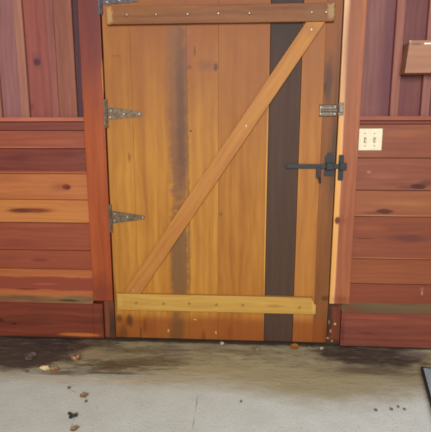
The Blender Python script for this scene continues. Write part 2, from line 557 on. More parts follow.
# ------------------------------------------------------------------ right wall
def build_wall_right():
    mats, bm = [], BM()

    def slot(m):
        mats.append(m)
        return len(mats) - 1
    xl = jr1 - 0.02
    TINT[0] = (0.90, 0.88, 0.79)
    ys = [120.6, 124.2, 158.0, 190.5, 216.8, 259.3, 284.2, 307.0]
    zs = [Z(392, y, PPL) for y in ys]
    specs = [
        ((148, 84, 72), (128, 68, 60), []),
        ((162, 98, 78), (142, 80, 66), [st(400, 148, 40, 8, (136, 74, 66), .5, .9, .5, 6, 25), st(405, 134, 40, 6, (178, 108, 82), .5, .9, .5, 6, 25)]),
        ((160, 96, 78), (138, 76, 66), [st(418, 186.5, 11, 3.6, (76, 42, 46), .95, .5, .6), st(426, 183, 10, 6, (104, 58, 58), .7, .8, .5), st(405, 187.5, 14, 2.4, (112, 62, 60), .7, .8, .7, 8, 40), st(385, 176, 30, 5, (178, 108, 92), .5, .9, .6, 6, 25), st(369, 172, 3, 1.8, (198, 134, 108), .8, .7, .3), st(395, 184, 30, 3, (128, 72, 66), .5, .8, .7, 8, 40)]),
        ((172, 106, 76), (150, 86, 64), [st(384, 211.5, 12, 3.8, (84, 46, 44), .92, .5, .6), st(400, 203, 50, 4, (190, 122, 84), .6, .9, .6, 6, 25), st(392, 215.8, 60, 0.9, (206, 142, 104), .8, .7, .4, 4, 30), st(372, 213, 14, 2.0, (120, 66, 54), .6, .7, .7, 8, 50)]),  # thin pale line at the seam is a painted bevel highlight
        ((160, 90, 66), (138, 74, 58), [st(364, 238.4, 12, 0.7, (92, 48, 40), .8, .6, .4, 20, 60), st(408, 238, 30, 6, (108, 58, 62), .75, .8, .8, 8, 30), st(392, 258.4, 60, 0.9, (200, 130, 98), .7, .7, .4, 4, 30), st(370, 228, 26, 6, (172, 98, 70), .5, .9, .6, 6, 25), st(395, 250, 40, 5, (150, 80, 66), .5, .9, .6, 6, 30)]),  # pale lower edge line paints the bevel highlight here too
        ((166, 96, 66), (146, 80, 58), [st(400, 262, 20, 3, (134, 74, 64), .5, .9, .6)]),
        ((152, 82, 62), (130, 66, 54), [st(422, 293, 1.3, 3.2, (196, 150, 140), .8, .6, .3), st(422, 289, 2.2, 2.6, (186, 136, 124), .5, .8, .3)]),
    ]
    for i, (lt, dk, sts) in enumerate(specs):
        mi = slot(wood('plank_cedar', lt, dk, 'x', sts, rough=0.48, rings=34))
        add_box(bm, xl, XR_END, -PPL, 0.018, zs[i + 1] + 0.0012, zs[i] - 0.0012, mi, 0.0022)
    zt, zb = Z_TOP, Z(392, 119, PB) - 0.03
    TINT[0] = (0.88, 0.80, 0.77)
    r1 = (X(393.4, 60, PBAT), X(402.2, 60, PBAT))
    r2 = (X(421.8, 100, PBAT), X(430.2, 100, PBAT))
    edges = [xl, (r1[0] + r1[1]) / 2, (r2[0] + r2[1]) / 2, r2[1] + 0.2, XR_END]
    vs = [((158, 110, 104), (124, 78, 76), [st(389, 60, 17, 150, (112, 62, 72), .95, .95, .3, 14, 3, p=PB), st(370, 95, 10, 30, (122, 70, 72), .5, .9, .4, 14, 5, p=PB)]),  # purple band by the batten: wood tone plus painted side shade
          ((138, 86, 80), (114, 68, 72), []),
          ((120, 78, 80), (100, 62, 70), []),
          ((140, 86, 80), (114, 68, 72), [])]
    for i, (lt, dk, sts) in enumerate(vs):
        mi = slot(wood('board_cedar', lt, dk, 'z', sts, rough=0.42, rings=30))
        add_box(bm, edges[i] + 0.001, edges[i + 1] - 0.001, -PB, 0.018, zb, zt, mi, 0.0015)
    wall = obj('wall_right', bm, mats)
    tag(wall, 'reddish cedar wall right of the door, carrying the light switch', 'wall', kind='structure')
    for (a, b), lt, dk in ((r1, (162, 108, 92), (138, 86, 76)), (r2, (162, 112, 102), (136, 88, 82))):
        bm = BM()
        add_box(bm, a, b, -PBAT, -PB, zb + 0.029, zt, 0, 0.003)
        obj('batten', bm, wood('batten_cedar', (lt[0] * 1.06, lt[1] * 1.1, lt[2] * 1.1), dk, 'z', [], rough=0.42), wall)
    bm = BM()
    z0, z1 = Z(392, 120.4, PLED), Z(392, 116.0, PLED)
    add_box(bm, jr1 - 0.012, XR_END, -PLED, 0.0, z0, z1, 0, 0.003, 2)
    obj('ledge', bm, wood('ledge_cedar', (182, 116, 92), (156, 92, 76), 'x'), wall)


build_wall_right()


# ------------------------------------------------------------------ jambs, plinths, baseboards
DIRT = (58, 46, 38)


def dust_mat(name, wd, dust, lo, hi):
    return speckled(name, wd, dust, 26.0, 0.8, 0.0, lo, hi, 0.4)


TINT[0] = (0.97, 0.92, 0.76)
zl = Z(103, 301, PJ)                    # foot of the left post
zr = Z(340, 304, PJ)
bm = BM()
add_box(bm, jl0, jl1, -PJ, 0.018, zl, Z_TOP, 0, 0.004, 2)
post = obj('trim_1', bm, wood('post_left_redwood', (170, 88, 52), (142, 66, 40), 'z', [
    st(90, 10, 40, 130, (108, 52, 58), .95, .9, .4, 8, 3, p=PJ), st(86, 29, 5, 1.6, (104, 56, 54), .6, .8, .5, p=PJ),
    st(100, 150, 6, 60, (176, 94, 62), .5, .9, .5, 14, 3, p=PJ), st(102, 292, 20, 26, (124, 58, 46), .8, .9, .6, p=PJ),
    st(102.8, 78, 1.3, 22, (206, 140, 84), .8, .6, .4, 40, 8, p=PJ), st(82, 96.5, 0.9, 0.8, (220, 200, 190), .9, .5, .2, p=PJ)], rough=0.45))
tag(post, 'red-brown post on the hinge side of the plank door', 'door post', kind='structure')
bm = BM()
add_box(bm, X(104.3, 320, PJ), jl1 + 0.004, -PJ, 0.018, 0.0, zl - 0.002, 0, 0.004)
obj('plinth', bm, wood('plinth_dirty', (136, 74, 54), (88, 54, 42), 'z', [st(112, 325, 4, 26, DIRT, .85, .8, .7, p=PJ), st(106, 339, 12, 4, DIRT, .7, .8, .6, p=PJ)], rough=0.7), post)

bm = BM()
# the post's left arris is waney: a wide chamfer of pale sapwood
cf = 0.012
add_prism(bm, [(jr0, zr), (jr1, zr), (jr1, Z_TOP), (jr0, Z_TOP)], -PJ, 0.018, 0, 0.004)
sap = [(jr0 + 0.004, 1.5, 0.027, 3.0, (255, 214, 196), .98, .5, .5, 10, 2.2, 4.0), (jr0 + 0.004, 0.75, 0.026, 0.85, (222, 164, 92), .85, .5, .5, 10, 2.2, 3.0)]
postr = obj('trim_2', bm, wood('post_right_redwood', (176, 112, 88), (142, 82, 66), 'z', sap + [
    st(350, 40, 14, 110, (148, 94, 78), .8, .9, .4, 8, 3, p=PJ), st(337.5, 220.5, 3.6, 4.6, (64, 34, 30), .95, .5, .3, p=PJ), st(341, 221, 8, 7, (140, 74, 54), .7, .9, .4, p=PJ),
    st(341, 300, 14, 7, (120, 66, 50), .6, .9, .6, p=PJ)], rough=0.45))
tag(postr, 'reddish post with pale sapwood edge on the latch side of the door', 'door post', kind='structure')
bm = BM()
add_box(bm, jr0 - 0.006, X(340.6, 325, PJ), -PJ, 0.018, 0.0, zr - 0.002, 0, 0.004)
spk = [st(335, 324, 1.5, 1.7, (204, 180, 160), .95, .6, .8, 60, 60, p=PJ), st(330.5, 331, 1.3, 2.6, (170, 150, 136), .85, .6, .6, p=PJ), st(327.6, 338, 1.6, 1.4, (190, 172, 156), .85, .6, .6, p=PJ), st(329, 322, 1.2, 3, (140, 120, 110), .8, .6, .6, p=PJ), st(332, 341, 1.2, 1.2, (186, 170, 156), .8, .6, .6, p=PJ)]
obj('plinth', bm, wood('plinth_dirty', (132, 68, 52), (92, 50, 42), 'z', [st(329, 322, 4, 30, DIRT, .9, .7, .8, 30, 20, p=PJ), st(334, 305, 8, 4, DIRT, .8, .8, .6, p=PJ), st(334, 343, 12, 6, DIRT, .8, .8, .6, p=PJ)] + spk, rough=0.7), postr)


def baseboard(name, x0, x1, z_front, z_back, p, wd, top, label, cap):
    bm = BM()
    # side profile with a sloping, dusty top
    prof = [(-p, 0.004), (-p, z_front), (-PPL, z_back), (0.0, z_back), (0.0, 0.004)]
    a = [bm.verts.new((x0, y, z)) for y, z in prof]
    b = [bm.verts.new((x1, y, z)) for y, z in prof]
    n = len(prof)
    bm.faces.new(a)
    bm.faces.new(b[::-1])
    for i in range(n):
        j = (i + 1) % n
        f = bm.faces.new((a[i], b[i], b[j], a[j]))
        if i == 1:
            f.material_index = 1
    es = [e for e in bm.edges if abs(e.verts[0].co.z - z_front) < 1e-6 and abs(e.verts[1].co.z - z_front) < 1e-6]
    bmesh.ops.bevel(bm, geom=es, offset=0.004, segments=2, affect='EDGES')
    o = obj(name, bm, [wd, top])
    tag(o, label, 'baseboard', kind='structure')
    return o


PBL, PBR = 0.082, 0.085
baseboard('baseboard_left', XL_END, jl0, Z(45, 303.2, PBL), Z(45, 295.2, PPL), PBL,
          wood('base_left_redwood', (134, 66, 52), (98, 48, 42), 'x', [
              st(15, 324, 40, 5, (96, 46, 40), .6, .8, .8, 6, 30, p=PBL), st(14, 323.5, 4, 1.5, (50, 30, 30), .8, .6, .5, p=PBL), st(1, 320, 4, 3, (60, 34, 34), .7, .7, .5, p=PBL),
              st(80, 334.5, 28, 2.6, (186, 112, 56), .9, .5, .7, 8, 40, p=PBL), st(45, 336.5, 80, 1.5, (60, 40, 32), .7, .8, .8, 10, 40, p=PBL), st(104, 320, 5, 16, (78, 48, 38), .6, .8, .6, p=PBL)], rough=0.55),
          wood('dusty_ledge_left', (172, 132, 104), (104, 76, 62), 'x', [st(8, 299, 14, 4, (140, 84, 70), .7, .8, .8, 10, 40), st(75, 297.5, 22, 3, (128, 112, 98), .8, .7, .9, 14, 60), st(70, 298.5, 14, 1.0, (70, 52, 44), .8, .7, .9, 14, 80), st(62, 301, 10, 1.5, (150, 120, 96), .6, .7, .9)], rough=0.85, contrast=2.2),
          'thick red-brown baseboard left of the door with a dusty sloping top', None)
bm = BM()
add_box(bm, jl0 - 0.001, X(104.3, 320, PJ) - 0.001, -PBL, 0.0, 0.004, zl - 0.012, 0, 0.003)
obj('end_block', bm, bpy.data.materials['base_left_redwood'], bpy.data.objects['baseboard_left'])
baseboard('baseboard_right', X(341.2, 325, PBR), XR_END, Z(392, 313.6, PBR), Z(392, 303.4, PPL), PBR,
          wood('base_right_redwood', (146, 82, 74), (110, 60, 58), 'x', [
              st(365, 333, 12, 1.5, (96, 48, 42), .6, .8, .8, 10, 50, p=PBR), st(370, 318, 60, 2.5, (170, 88, 72), .5, .8, .7, 6, 30, p=PBR), st(385, 347.5, 60, 1.6, (56, 40, 34), .7, .8, .8, 10, 40, p=PBR), st(343, 330, 2.2, 24, (90, 46, 40), .6, .8, .6, p=PBR)], rough=0.55),
          wood('dusty_ledge_right', (128, 108, 92), (102, 88, 74), 'x', [st(350, 308, 12, 6, (128, 76, 62), .8, .9, .8, 12, 30), st(395, 311.5, 60, 2.0, (140, 82, 68), .6, .8, .9, 8, 40)], rough=0.85, contrast=1.6),
          'thick red-brown baseboard right of the door with a grey dusty top', None)

# lintel over the door (above the picture)
bm = BM()
DOOR_TOP = 2.04
add_box(bm, jl1 + 0.001, jr0 - 0.001, -PJ, 0.018, DOOR_TOP + 0.01, Z_TOP, 0, 0.004)
tag(obj('trim_3', bm, wood('lintel_redwood', (160, 88, 64), (136, 70, 54), 'x')), 'red-brown head board above the plank door', 'trim', kind='structure')


# ------------------------------------------------------------------ the door
def nail_bm(x, z, y, r=0.0032):
    bm = BM()
    add_cyl(bm, (x, y + 0.004, z), (x, y - 0.0016, z), r, r, 10, 0, 0.001)
    return bm


def build_door():
    TINT[0] = (0.91, 0.89, 0.74)
    dx0, dx1 = X(107.3, 140), X(336.2, 140)
    origin = Vector((dx0, -P_DOOR, 0.008))
    door = empty('door_1', origin)
    tag(door, 'wide golden plank door with a diagonal brace and one dark plank', 'door', kind='structure')
    zb, zt = 0.009, DOOR_TOP
    seams = [dx0, X(137.5, 260), X(187.5, 150), X(218.3, 200), X(266.7, 200), X(297.2, 200), X(317.8, 220), dx1]
    warm = (150, 78, 34)
    # unfaded, damp red foot of the boards (edge follows the bottom batten) and grime at the very bottom
    foot = [st(220, 336, 260, 24, (152, 80, 38), .82, .45, .35, 8, 8, 6.0, p=P_DOOR), st(220, 346, 300, 5.5, (64, 42, 30), .85, .8, .9, 18, 30, 6.0, p=P_DOOR)]
    head = [st(220, -20, 300, 215, (154, 90, 56), .97, .95, .5, 6, 3, 4.0, p=P_DOOR)]
    base = foot + head
    gl, gd = (204, 144, 68), (168, 108, 46)
    blackstain = (98, 72, 52)
    spec = [
        (gl, gd, [st(118, 57, 7, .8, (120, 70, 46), .6, .6, .4), st(131, 157, 2.2, 6, (130, 84, 44), .7, .8, .5, 30, 14), st(125, 330, 7, 14, (92, 52, 32), .6, .8, .9), st(118, 345, 9, 30, (80, 50, 34), .5, .9, .6), st(131, 318, 5, 9, (92, 50, 30), .8, .8, .9), st(121, 316, 5, 6, (84, 48, 32), .7, .8, .9), st(117, 300, 2.4, 40, (96, 62, 40), .6, .8, .6, 30, 8)]),
        ((206, 146, 68), (168, 106, 44), [st(179.5, 115, 12.5, 120, (136, 92, 74), .9, .5, .9, 26, 40, 4.0), st(181.5, 110, 7, 110, (106, 72, 62), .75, .8, .9, 24, 24, 3.0), st(170, 90, 10, 80, (150, 96, 62), .5, .9, .9, 20, 9), st(150, 325, 14, 12, (140, 72, 32), .5, .9, .7), st(180.5, 262, 11, 70, (122, 88, 66), .85, .5, .9, 26, 40, 4.0), st(178, 330, 10, 26, (108, 76, 50), .75, .7, .9, 30, 30), st(169.5, 328, 1.4, 2.4, (214, 176, 128), .8, .7, .8, 60, 60), st(163, 338, 1.6, 1.4, (206, 168, 124), .7, .7, .8, 60, 60), st(146, 322, 2.5, 12, (112, 58, 30), .6, .8, .9), st(141, 330, 4, 10, (98, 56, 34), .6, .8, .9)]),
        ((206, 146, 70), (170, 110, 46), [st(189.5, 50, 4.6, 24, (160, 96, 74), .8, .4, .35, 30, 10), st(190, 68, 4.8, 3, (110, 64, 56), .7, .9, .5, 30, 10), st(195.5, 52, 1.6, 8, (86, 58, 58), .7, .9, .6, 40, 16), st(191.5, 131, 1.4, 1.4, (70, 46, 36), .9, .5, .3), st(187.5, 180, 4.5, 190, (124, 86, 66), .7, .8, 1.1, 40, 40), st(216, 68, 3.0, 5, (74, 50, 44), .85, .7, .6, 30, 14), st(207, 66, 14, 9, (138, 88, 70), .8, .9, .7), st(188, 272, 4, 44, (112, 78, 48), .6, .8, .9), st(216.3, 330, 1.3, 2.4, (224, 186, 136), .85, .7, .8, 60, 60), st(195.5, 317, 2.4, .9, (218, 184, 140), .8, .7, .8, 60, 60), st(204, 334, 3, 10, (112, 60, 30), .6, .8, .9)]),
        ((194, 132, 62), (160, 98, 40), [st(221, 213, 3, 2.2, (120, 76, 40), .75, .8, .6), st(218.6, 150, 1.2, 200, (160, 106, 60), .5, .9, .5, 40, 8), st(266, 200, 1.6, 160, (226, 172, 96), .75, .6, .6, 40, 6), st(230, 330, 4, 14, (128, 68, 36), .5, .8, .8)]),
        None,
        ((200, 138, 76), (172, 108, 56), [st(313, 60, 8, 60, (160, 106, 72), .55, .9, .5, 20, 5), st(307, 250, 9, 80, (196, 132, 66), .4, .9, .5, 20, 5)]),
        ((158, 98, 60), (120, 72, 44), [st(327, 80, 7, 34, (92, 62, 56), .9, .8, .9, 30, 12), st(333, 150, 4, 46, (78, 56, 52), .8, .8, .9, 30, 14), st(324, 88, 2, 10, (70, 48, 46), .7, .8, .8, 40, 20), st(330, 165, 7, 60, (96, 68, 54), .6, .8, .8, 30, 8), st(334, 110, 4, 130, (92, 66, 54), .6, .9, .7, 40, 6), st(325, 260, 6, 60, (128, 82, 50), .6, .8, .8, 30, 8), st(324, 296, 6, 4, (60, 40, 34), .6, .8, .8), st(326, 335, 7, 40, (104, 60, 40), .6, .9, .8)]),
    ]
    bm, mats = BM(), []
    for i, sp in enumerate(spec):
        if sp is None:
            continue
        lt, dk, sts = sp
        sts = [s for s in sts]
        mats.append(wood('door_plank', lt, dk, 'z', base + sts, origin, rough=0.5, rings=22, contrast=1.5))
        add_box(bm, seams[i] + 0.0002, seams[i + 1] - 0.0002, -P_DOOR, -P_DOOR + 0.032, zb, zt, len(mats) - 1, 0.0008)
    obj('door_panel', bm, mats, door, origin)
    bm = BM()
    add_box(bm, seams[4] + 0.0012, seams[5] - 0.0012, -P_DOOR, -P_DOOR + 0.032, zb, zt, 0, 0.002)
    dkp = obj('plank', bm, wood('door_plank_dark', (96, 70, 64), (68, 48, 48), 'z', [st(285, 20, 40, 70, (62, 52, 58), .75, .95, .4, 6, 4, p=P_DOOR), st(278, 346, 40, 6, (46, 38, 34), .7, .9, .8, p=P_DOOR), st(282, 250, 12, 60, (86, 62, 50), .4, .9, .6, p=P_DOOR)], origin, rough=0.6, contrast=0.8), door, origin)
    dkp['label'] = 'dark grey-brown upright plank'
    PBT = P_DOOR + 0.023

    def rail(name, corners, lt, dk, sts, axis, label, bev=0.004):
        bm = BM()
        add_prism(bm, corners, -PBT, -P_DOOR, 0, bev)
        o = obj(name, bm, wood(name + '_wood', lt, dk, axis, sts, origin, rough=0.5, rings=30), door, origin)
        o['label'] = label
        return o

    PT = PBT
    # top batten
    zA, zB = Z(220, 22.9, PT), Z(220, 4.3, PT)
    xa, xb = X(106.6, 15, PT), X(335.2, 12, PT)
    worn = (204, 158, 118)
    halo = lambda pts, c, k: [st(px, py + 0.6, 2.6, 2.4, c, k, .8, .6, 60, 60, 2, p=PBT) for px, py in pts]
    tops = ((126.7, 14.7), (156, 14.3), (187.5, 14), (218.3, 13.2), (249.4, 13), (311.8, 12), (326.2, 12))
    feet = ((136.2, 302.6), (163.5, 303.3), (189.3, 303.2), (216.4, 304.4), (242.8, 304.8), (299.6, 307))
    top = rail('top_batten', [(xa, zA), (xb, zA), (xb, zB), (xa, zB)], (156, 100, 66), (120, 70, 42),
               [st(108.5, 15, 5, 11, worn, .7, .6, 1.3, 60, 60, 5, p=PT), st(331, 11, 4.5, 10, (186, 156, 130), .7, .6, 1.4, 60, 60, 5, p=PT), st(316, 12, 16, 12, (140, 100, 74), .6, .8, .6, p=PT),
                st(188, 14.5, 4, 2, (122, 72, 54), .6, .8, .5, p=PT), st(280, 14, 5, 3, (150, 92, 60), .5, .8, .5, p=PT)] + halo(tops, (96, 62, 44), .75), 'x', 'level batten across the top of the door')
    for px, py in tops:
        x, z = W(px, py, PT)
        obj('nail', nail_bm(x, z, -PT, 0.0042), NAIL, top, origin)
    # bottom batten
    zA, zB = Z(216, 312.2, PT), Z(216, 295.8, PT)
    xa, xb = X(116.8, 301, PT), X(316.0, 307, PT)
    n = X(313.2, 300, PT)
    bot = rail('bottom_batten', [(xa, zA), (xb, zA), (xb, zA + 0.055), (n, zA + 0.062), (n - 0.004, zB), (xa, zB)], (214, 172, 100), (184, 136, 74),
               [st(314, 306, 3, 9, (222, 176, 110), .75, .5, .9, 30, 30, p=PT), st(316, 299, 5, 4.5, (56, 40, 34), .9, .6, .7, 30, 30, p=PT), st(275, 306, 14, 3, (168, 108, 54), .5, .8, .6, p=PT), st(120, 302, 3, 8, (216, 168, 100), .5, .6, .6, p=PT)] + halo(feet, (136, 96, 56), .55), 'x', 'level batten across the foot of the door')
    for px, py in feet:
        x, z = W(px, py, PT)
        obj('nail', nail_bm(x, z, -PT, 0.0042), NAIL_DARK, bot, origin)
    # diagonal brace
    c = [W(122.6, 293.6, PT), W(140.5, 293.6, PT), W(324.5, 22.9, PT), W(305.5, 22.9, PT)]
    ztop = top_z0 = Z(220, 22.9, PT) - 0.001
    zbot = zB + 0.001

    def on(a, b, z):
        t = (z - a[1]) / (b[1] - a[1])
        return (a[0] + (b[0] - a[0]) * t, z)
    q = [on(c[0], c[3], zbot), on(c[1], c[2], zbot), on(c[1], c[2], ztop), on(c[0], c[3], ztop)]
    d = Vector((q[3][0] - q[0][0], q[3][1] - q[0][1])).normalized()
    br = rail('brace', q, (204, 142, 80), (178, 114, 60),
              [st(312, 30, 12, 10, (168, 112, 78), .6, .9, .5, p=PT), st(124, 292, 10, 5, (150, 92, 50), .4, .9, .5, p=PT), st(322, 30, 3, 6, (196, 150, 112), .6, .7, .6, p=PT)], (d.x, d.y), 'diagonal brace rising from hinge foot to latch top', 0.003)
    for px, py in ((246.2, 126), (311.6, 29.5), (133, 290)):
        x, z = W(px, py, PT)
        obj('nail', nail_bm(x, z, -PT, 0.0044), NAIL, br, origin)

    # strap hinges: leaf on the post, barrel in the gap, tapering strap on the planks
    def hinge(leaf_x0, leaf_y0, leaf_y1, sx, y_top, y_bot, tipx, tip_t, tip_b, screws, mat):
        p = P_DOOR + 0.0035
        bm = BM()
        ym = (leaf_y0 + leaf_y1) / 2
        bx = X(sx - 1.6, ym, p)
        l0 = X(leaf_x0, ym, p)
        z0, z1 = Z(sx, leaf_y1, p), Z(sx, leaf_y0, p)
        add_box(bm, l0, bx, -p, -PJ + 0.0005, z0, z1, 0, 0.001)
        zz0, zz1 = Z(sx, y_bot, p), Z(sx, y_top, p)
        t0, t1 = Z(tipx, tip_b, p), Z(tipx, tip_t, p)
        xt, xs = X(tipx, (tip_t + tip_b) / 2, p), X(sx, ym, p)
        rr = (t1 - t0) / 2
        zc = (t1 + t0) / 2
        tip = [(xt - rr + rr * math.cos(a), zc + rr * math.sin(a)) for a in [(-0.5 + k / 6) * math.pi for k in range(7)]]
        add_prism(bm, [(bx, zz0), (xs + 0.004, zz0)] + tip + [(xs + 0.004, zz1), (bx, zz1)], -p - 0.001, -P_DOOR, 0, 0.001)
        kn = 5
        for k in range(kn):
            a = z0 + (z1 - z0) * k / kn + 0.0006
            b = z0 + (z1 - z0) * (k + 1) / kn - 0.0006
            add_cyl(bm, (bx, -p - 0.004, a), (bx, -p - 0.004, b), 0.0062, 0.0062, 12)
        h = obj('strap_hinge', bm, mat, door, origin)
        h['label'] = 'weathered metal strap hinge'
        for px, py in screws:
            x, z = W(px, py, p)
            s = BM()
            add_cyl(s, (x, -p + 0.002, z), (x, -p - 0.0032, z), 0.0052, 0.0048, 12, 0, 0.0016)
            add_box(s, x - 0.0032, x + 0.0032, -p - 0.0036, -p - 0.003, z - 0.0005, z + 0.0005)
            obj('screw', s, SCREW, h, origin)

    hinge(97.2, -18, 14.5, 102.8, -6.5, 4.8, 138, -3.4, 1.8, ((119, 0.0), (107, -4), (107, 2), (134, -1)), HINGE_DARK)
    hinge(103.4, 99, 128, 108.4, 107.2, 119.8, 142.8, 111.6, 116.2, ((110.8, 110.8), (110.0, 117.6), (123.6, 113.9), (139.0, 114.0)), HINGE)
    hinge(108.6, 204.5, 232.5, 112.8, 211.0, 223.6, 145.0, 215.6, 219.4, ((114.6, 213.6), (114.4, 220.6), (127.4, 217.2), (142.6, 217.4)), HINGE)

    # slide bolt plate with an embossed slot
    p = P_DOOR + 0.004
    sb = empty('slide_bolt', (0, 0, 0), door)
    sb['label'] = 'dull galvanised slide bolt near the top of the door'
    x0, x1 = X(319.3, 110, p), X(336.6, 110, p)
    z0, z1 = Z(328, 116.6, p), Z(328, 104.4, p)
    bm = BM()
    add_box(bm, x0, x1, -p, -P_DOOR, z0, z1, 0, 0.002)
    for zz in (z0 + 0.006, z1 - 0.006):                       # folded long edges
        add_cyl(bm, (x0 + 0.002, -p - 0.001, zz), (x1 - 0.002, -p - 0.001, zz), 0.004, 0.004, 10)
    obj('back_plate', bm, GALV, sb, origin)
    bm = BM()
    zm = (z0 + z1) / 2
    add_cyl(bm, (x0 + 0.012, -p - 0.003, zm), (x1 + 0.002, -p - 0.003, zm), 0.0085, 0.0085, 14)
    obj('bolt', bm, GALV_DARK, sb, origin)
    bm = BM()
    add_cyl(bm, (x0 + 0.03, -p - 0.004, zm), (x0 + 0.03, -p - 0.022, zm), 0.0055, 0.007, 12, 0, 0.002)
    obj('knob', bm, GALV, sb, origin)
    for sx in (x0 + 0.007, x1 - 0.008):
        for sz in (z0 + 0.013, z1 - 0.013):
            s = BM()
            add_cyl(s, (sx, -p + 0.002, sz), (sx, -p - 0.002, sz), 0.004, 0.0038, 10, 0, 0.001)
            obj('screw', s, SCREW, sb, origin)

    # black iron bar latch
    p = P_DOOR + 0.004
    bl = empty('bar_latch', (0, 0, 0), door)
    bl['label'] = 'black iron bar latch across the dark plank'
    px0, pz0 = W(288, 165.2, p)
    x1 = X(337.2, 166, p)
    zc = Z(312, 166.2, p)
    bm = BM()
    add_cyl(bm, (px0, -P_DOOR, zc), (px0, -p - 0.001, zc), 0.016, 0.016, 20, 0, 0.0012)
    add_cyl(bm, (px0, -p, zc), (px0, -p - 0.008, zc), 0.008, 0.007, 14, 0, 0.003)
    obj('pivot_plate', bm, IRON, bl, origin)
    bm = BM()
    hb = 0.0118
    add_prism(bm, [(px0 - 0.006, zc - hb), (x1 + 0.016, zc - hb), (x1 + 0.02, zc), (x1 + 0.016, zc + hb), (px0 - 0.006, zc + hb)], -p - 0.009, -p - 0.0035, 0, 0.0015)
    obj('bar', bm, IRON, bl, origin)
    # guide plate the bar runs through
    gx0, gx1 = X(324.6, 166, p), X(333.8, 166, p)
    gz0, gz1 = Z(329, 176.2, p), Z(329, 155.8, p)
    bm = BM()
    nx0, nx1 = X(327.0, 160, p), X(332.8, 160, p)
    zz = Z(329, 152.6, p)
    add_prism(bm, [(gx0, gz0), (gx1, gz0), (gx1, gz1), (nx1, gz1 + 0.001), (nx1, zz), (nx0, zz), (nx0, gz1 + 0.001), (gx0, gz1)], -p, -P_DOOR, 0, 0.0012)
    add_box(bm, gx0 + 0.006, gx1 - 0.004, -p - 0.019, -p - 0.0125, zc - 0.018, zc + 0.018, 0, 0.002)
    add_box(bm, gx0 + 0.006, gx1 - 0.004, -p - 0.014, -p + 0.001, zc + 0.0118, zc + 0.018, 0, 0.001)
    add_box(bm, gx0 + 0.006, gx1 - 0.004, -p - 0.014, -p + 0.001, zc - 0.018, zc - 0.0118, 0, 0.001)
    obj('guide', bm, IRON, bl, origin)
    # hanging lift knob
    hx = X(318.6, 172, p)
    bm = BM()
    zt_, zl_ = zc - 0.006, Z(319, 177.6, p)
    add_box(bm, hx - 0.013, hx + 0.010, -p - 0.016, -p - 0.009, zl_, zt_, 0, 0.003, 2)
    add_cyl(bm, (hx + 0.004, -p - 0.0125, zl_ + 0.004), (hx + 0.009, -p - 0.014, Z(320.5, 183, p)), 0.007, 0.0042, 12, 0, 0.002)
    obj('thumb_lift', bm, IRON, bl, origin)


NAIL = speckled('nail_bright', (196, 178, 150), (150, 130, 108), 300, 0.4, 0.5)
NAIL_DARK = speckled('nail_rust', (150, 118, 84), (110, 80, 58), 300, 0.6, 0.3)
HINGE = speckled('hinge_weathered', (118, 98, 74), (82, 62, 46), 90, 0.5, 0.35)
HINGE_DARK = speckled('hinge_dark', (92, 84, 88), (66, 58, 62), 90, 0.5, 0.35)
SCREW = speckled('screw_steel', (206, 194, 172), (156, 142, 122), 300, 0.35, 0.6)
GALV = speckled('galvanised', (122, 108, 90), (88, 76, 64), 120, 0.45, 0.45)
GALV_DARK = speckled('galvanised_dark', (140, 126, 106), (100, 86, 72), 120, 0.5, 0.45)
IRON = speckled('black_iron', (34, 33, 37), (22, 21, 25), 140, 0.5, 0.2)
build_door()

# catches on the latch-side post -------------------------------------------------
p = PJ + 0.004
kc = empty('bolt_keeper', (0, 0, 0), postr)
kc['label'] = 'small metal keeper for the slide bolt'
x0, x1 = X(338.4, 108, p), X(343.8, 108, p)
z0, z1 = Z(341, 115.4, p), Z(341, 102.6, p)
bm = BM()
add_box(bm, x0, x1, -p, -PJ, z0, z1, 0, 0.0015)
obj('keeper_plate', bm, GALV, kc)
bm = BM()
zm = (z0 + z1) / 2
add_box(bm, x0 + 0.004, x1 - 0.003, -p - 0.012, -p - 0.009, zm - 0.016, zm + 0.016, 0, 0.0012)
for s in (-1, 1):
    add_box(bm, x0 + 0.004, x1 - 0.003, -p - 0.010, -p + 0.001, zm + s * 0.0145 - 0.0015, zm + s * 0.0145 + 0.0015, 0, 0.0006)
obj('keeper_loop', bm, GALV_DARK, kc)
lc = empty('latch_catch', (0, 0, 0), postr)
lc['label'] = 'black iron catch for the bar latch'
x0, x1 = X(338.2, 168, p), X(343.6, 168, p)
z0, z1 = Z(340.5, 180.6, p), Z(340.5, 154.8, p)
w_ = x1 - x0
bm = BM()
add_prism(bm, [(x0 + 0.004, z0), (x1 - 0.004, z0), (x1, z0 + 0.006), (x1, z1 - 0.006), (x1 - 0.004, z1), (x0 + 0.004, z1), (x0, z1 - 0.006), (x0, z0 + 0.006)], -p, -PJ, 0, 0.0012)
obj('catch_plate', bm, IRON, lc)
bm = BM()
zc = Z(341, 166.2, p)
add_prism(bm, [(x0 + 0.004, zc - 0.018), (x1 + 0.012, zc - 0.018), (x1 + 0.012, zc + 0.016), (x0 + 0.012, zc + 0.026), (x0 + 0.004, zc + 0.024)], -p - 0.020, -p - 0.016, 0, 0.001)
add_box(bm, x1 - 0.006, x1 + 0.012, -p - 0.0165, -PJ + 0.0, zc - 0.018, zc + 0.014, 0, 0.001)
obj('catch_hook', bm, IRON, lc)

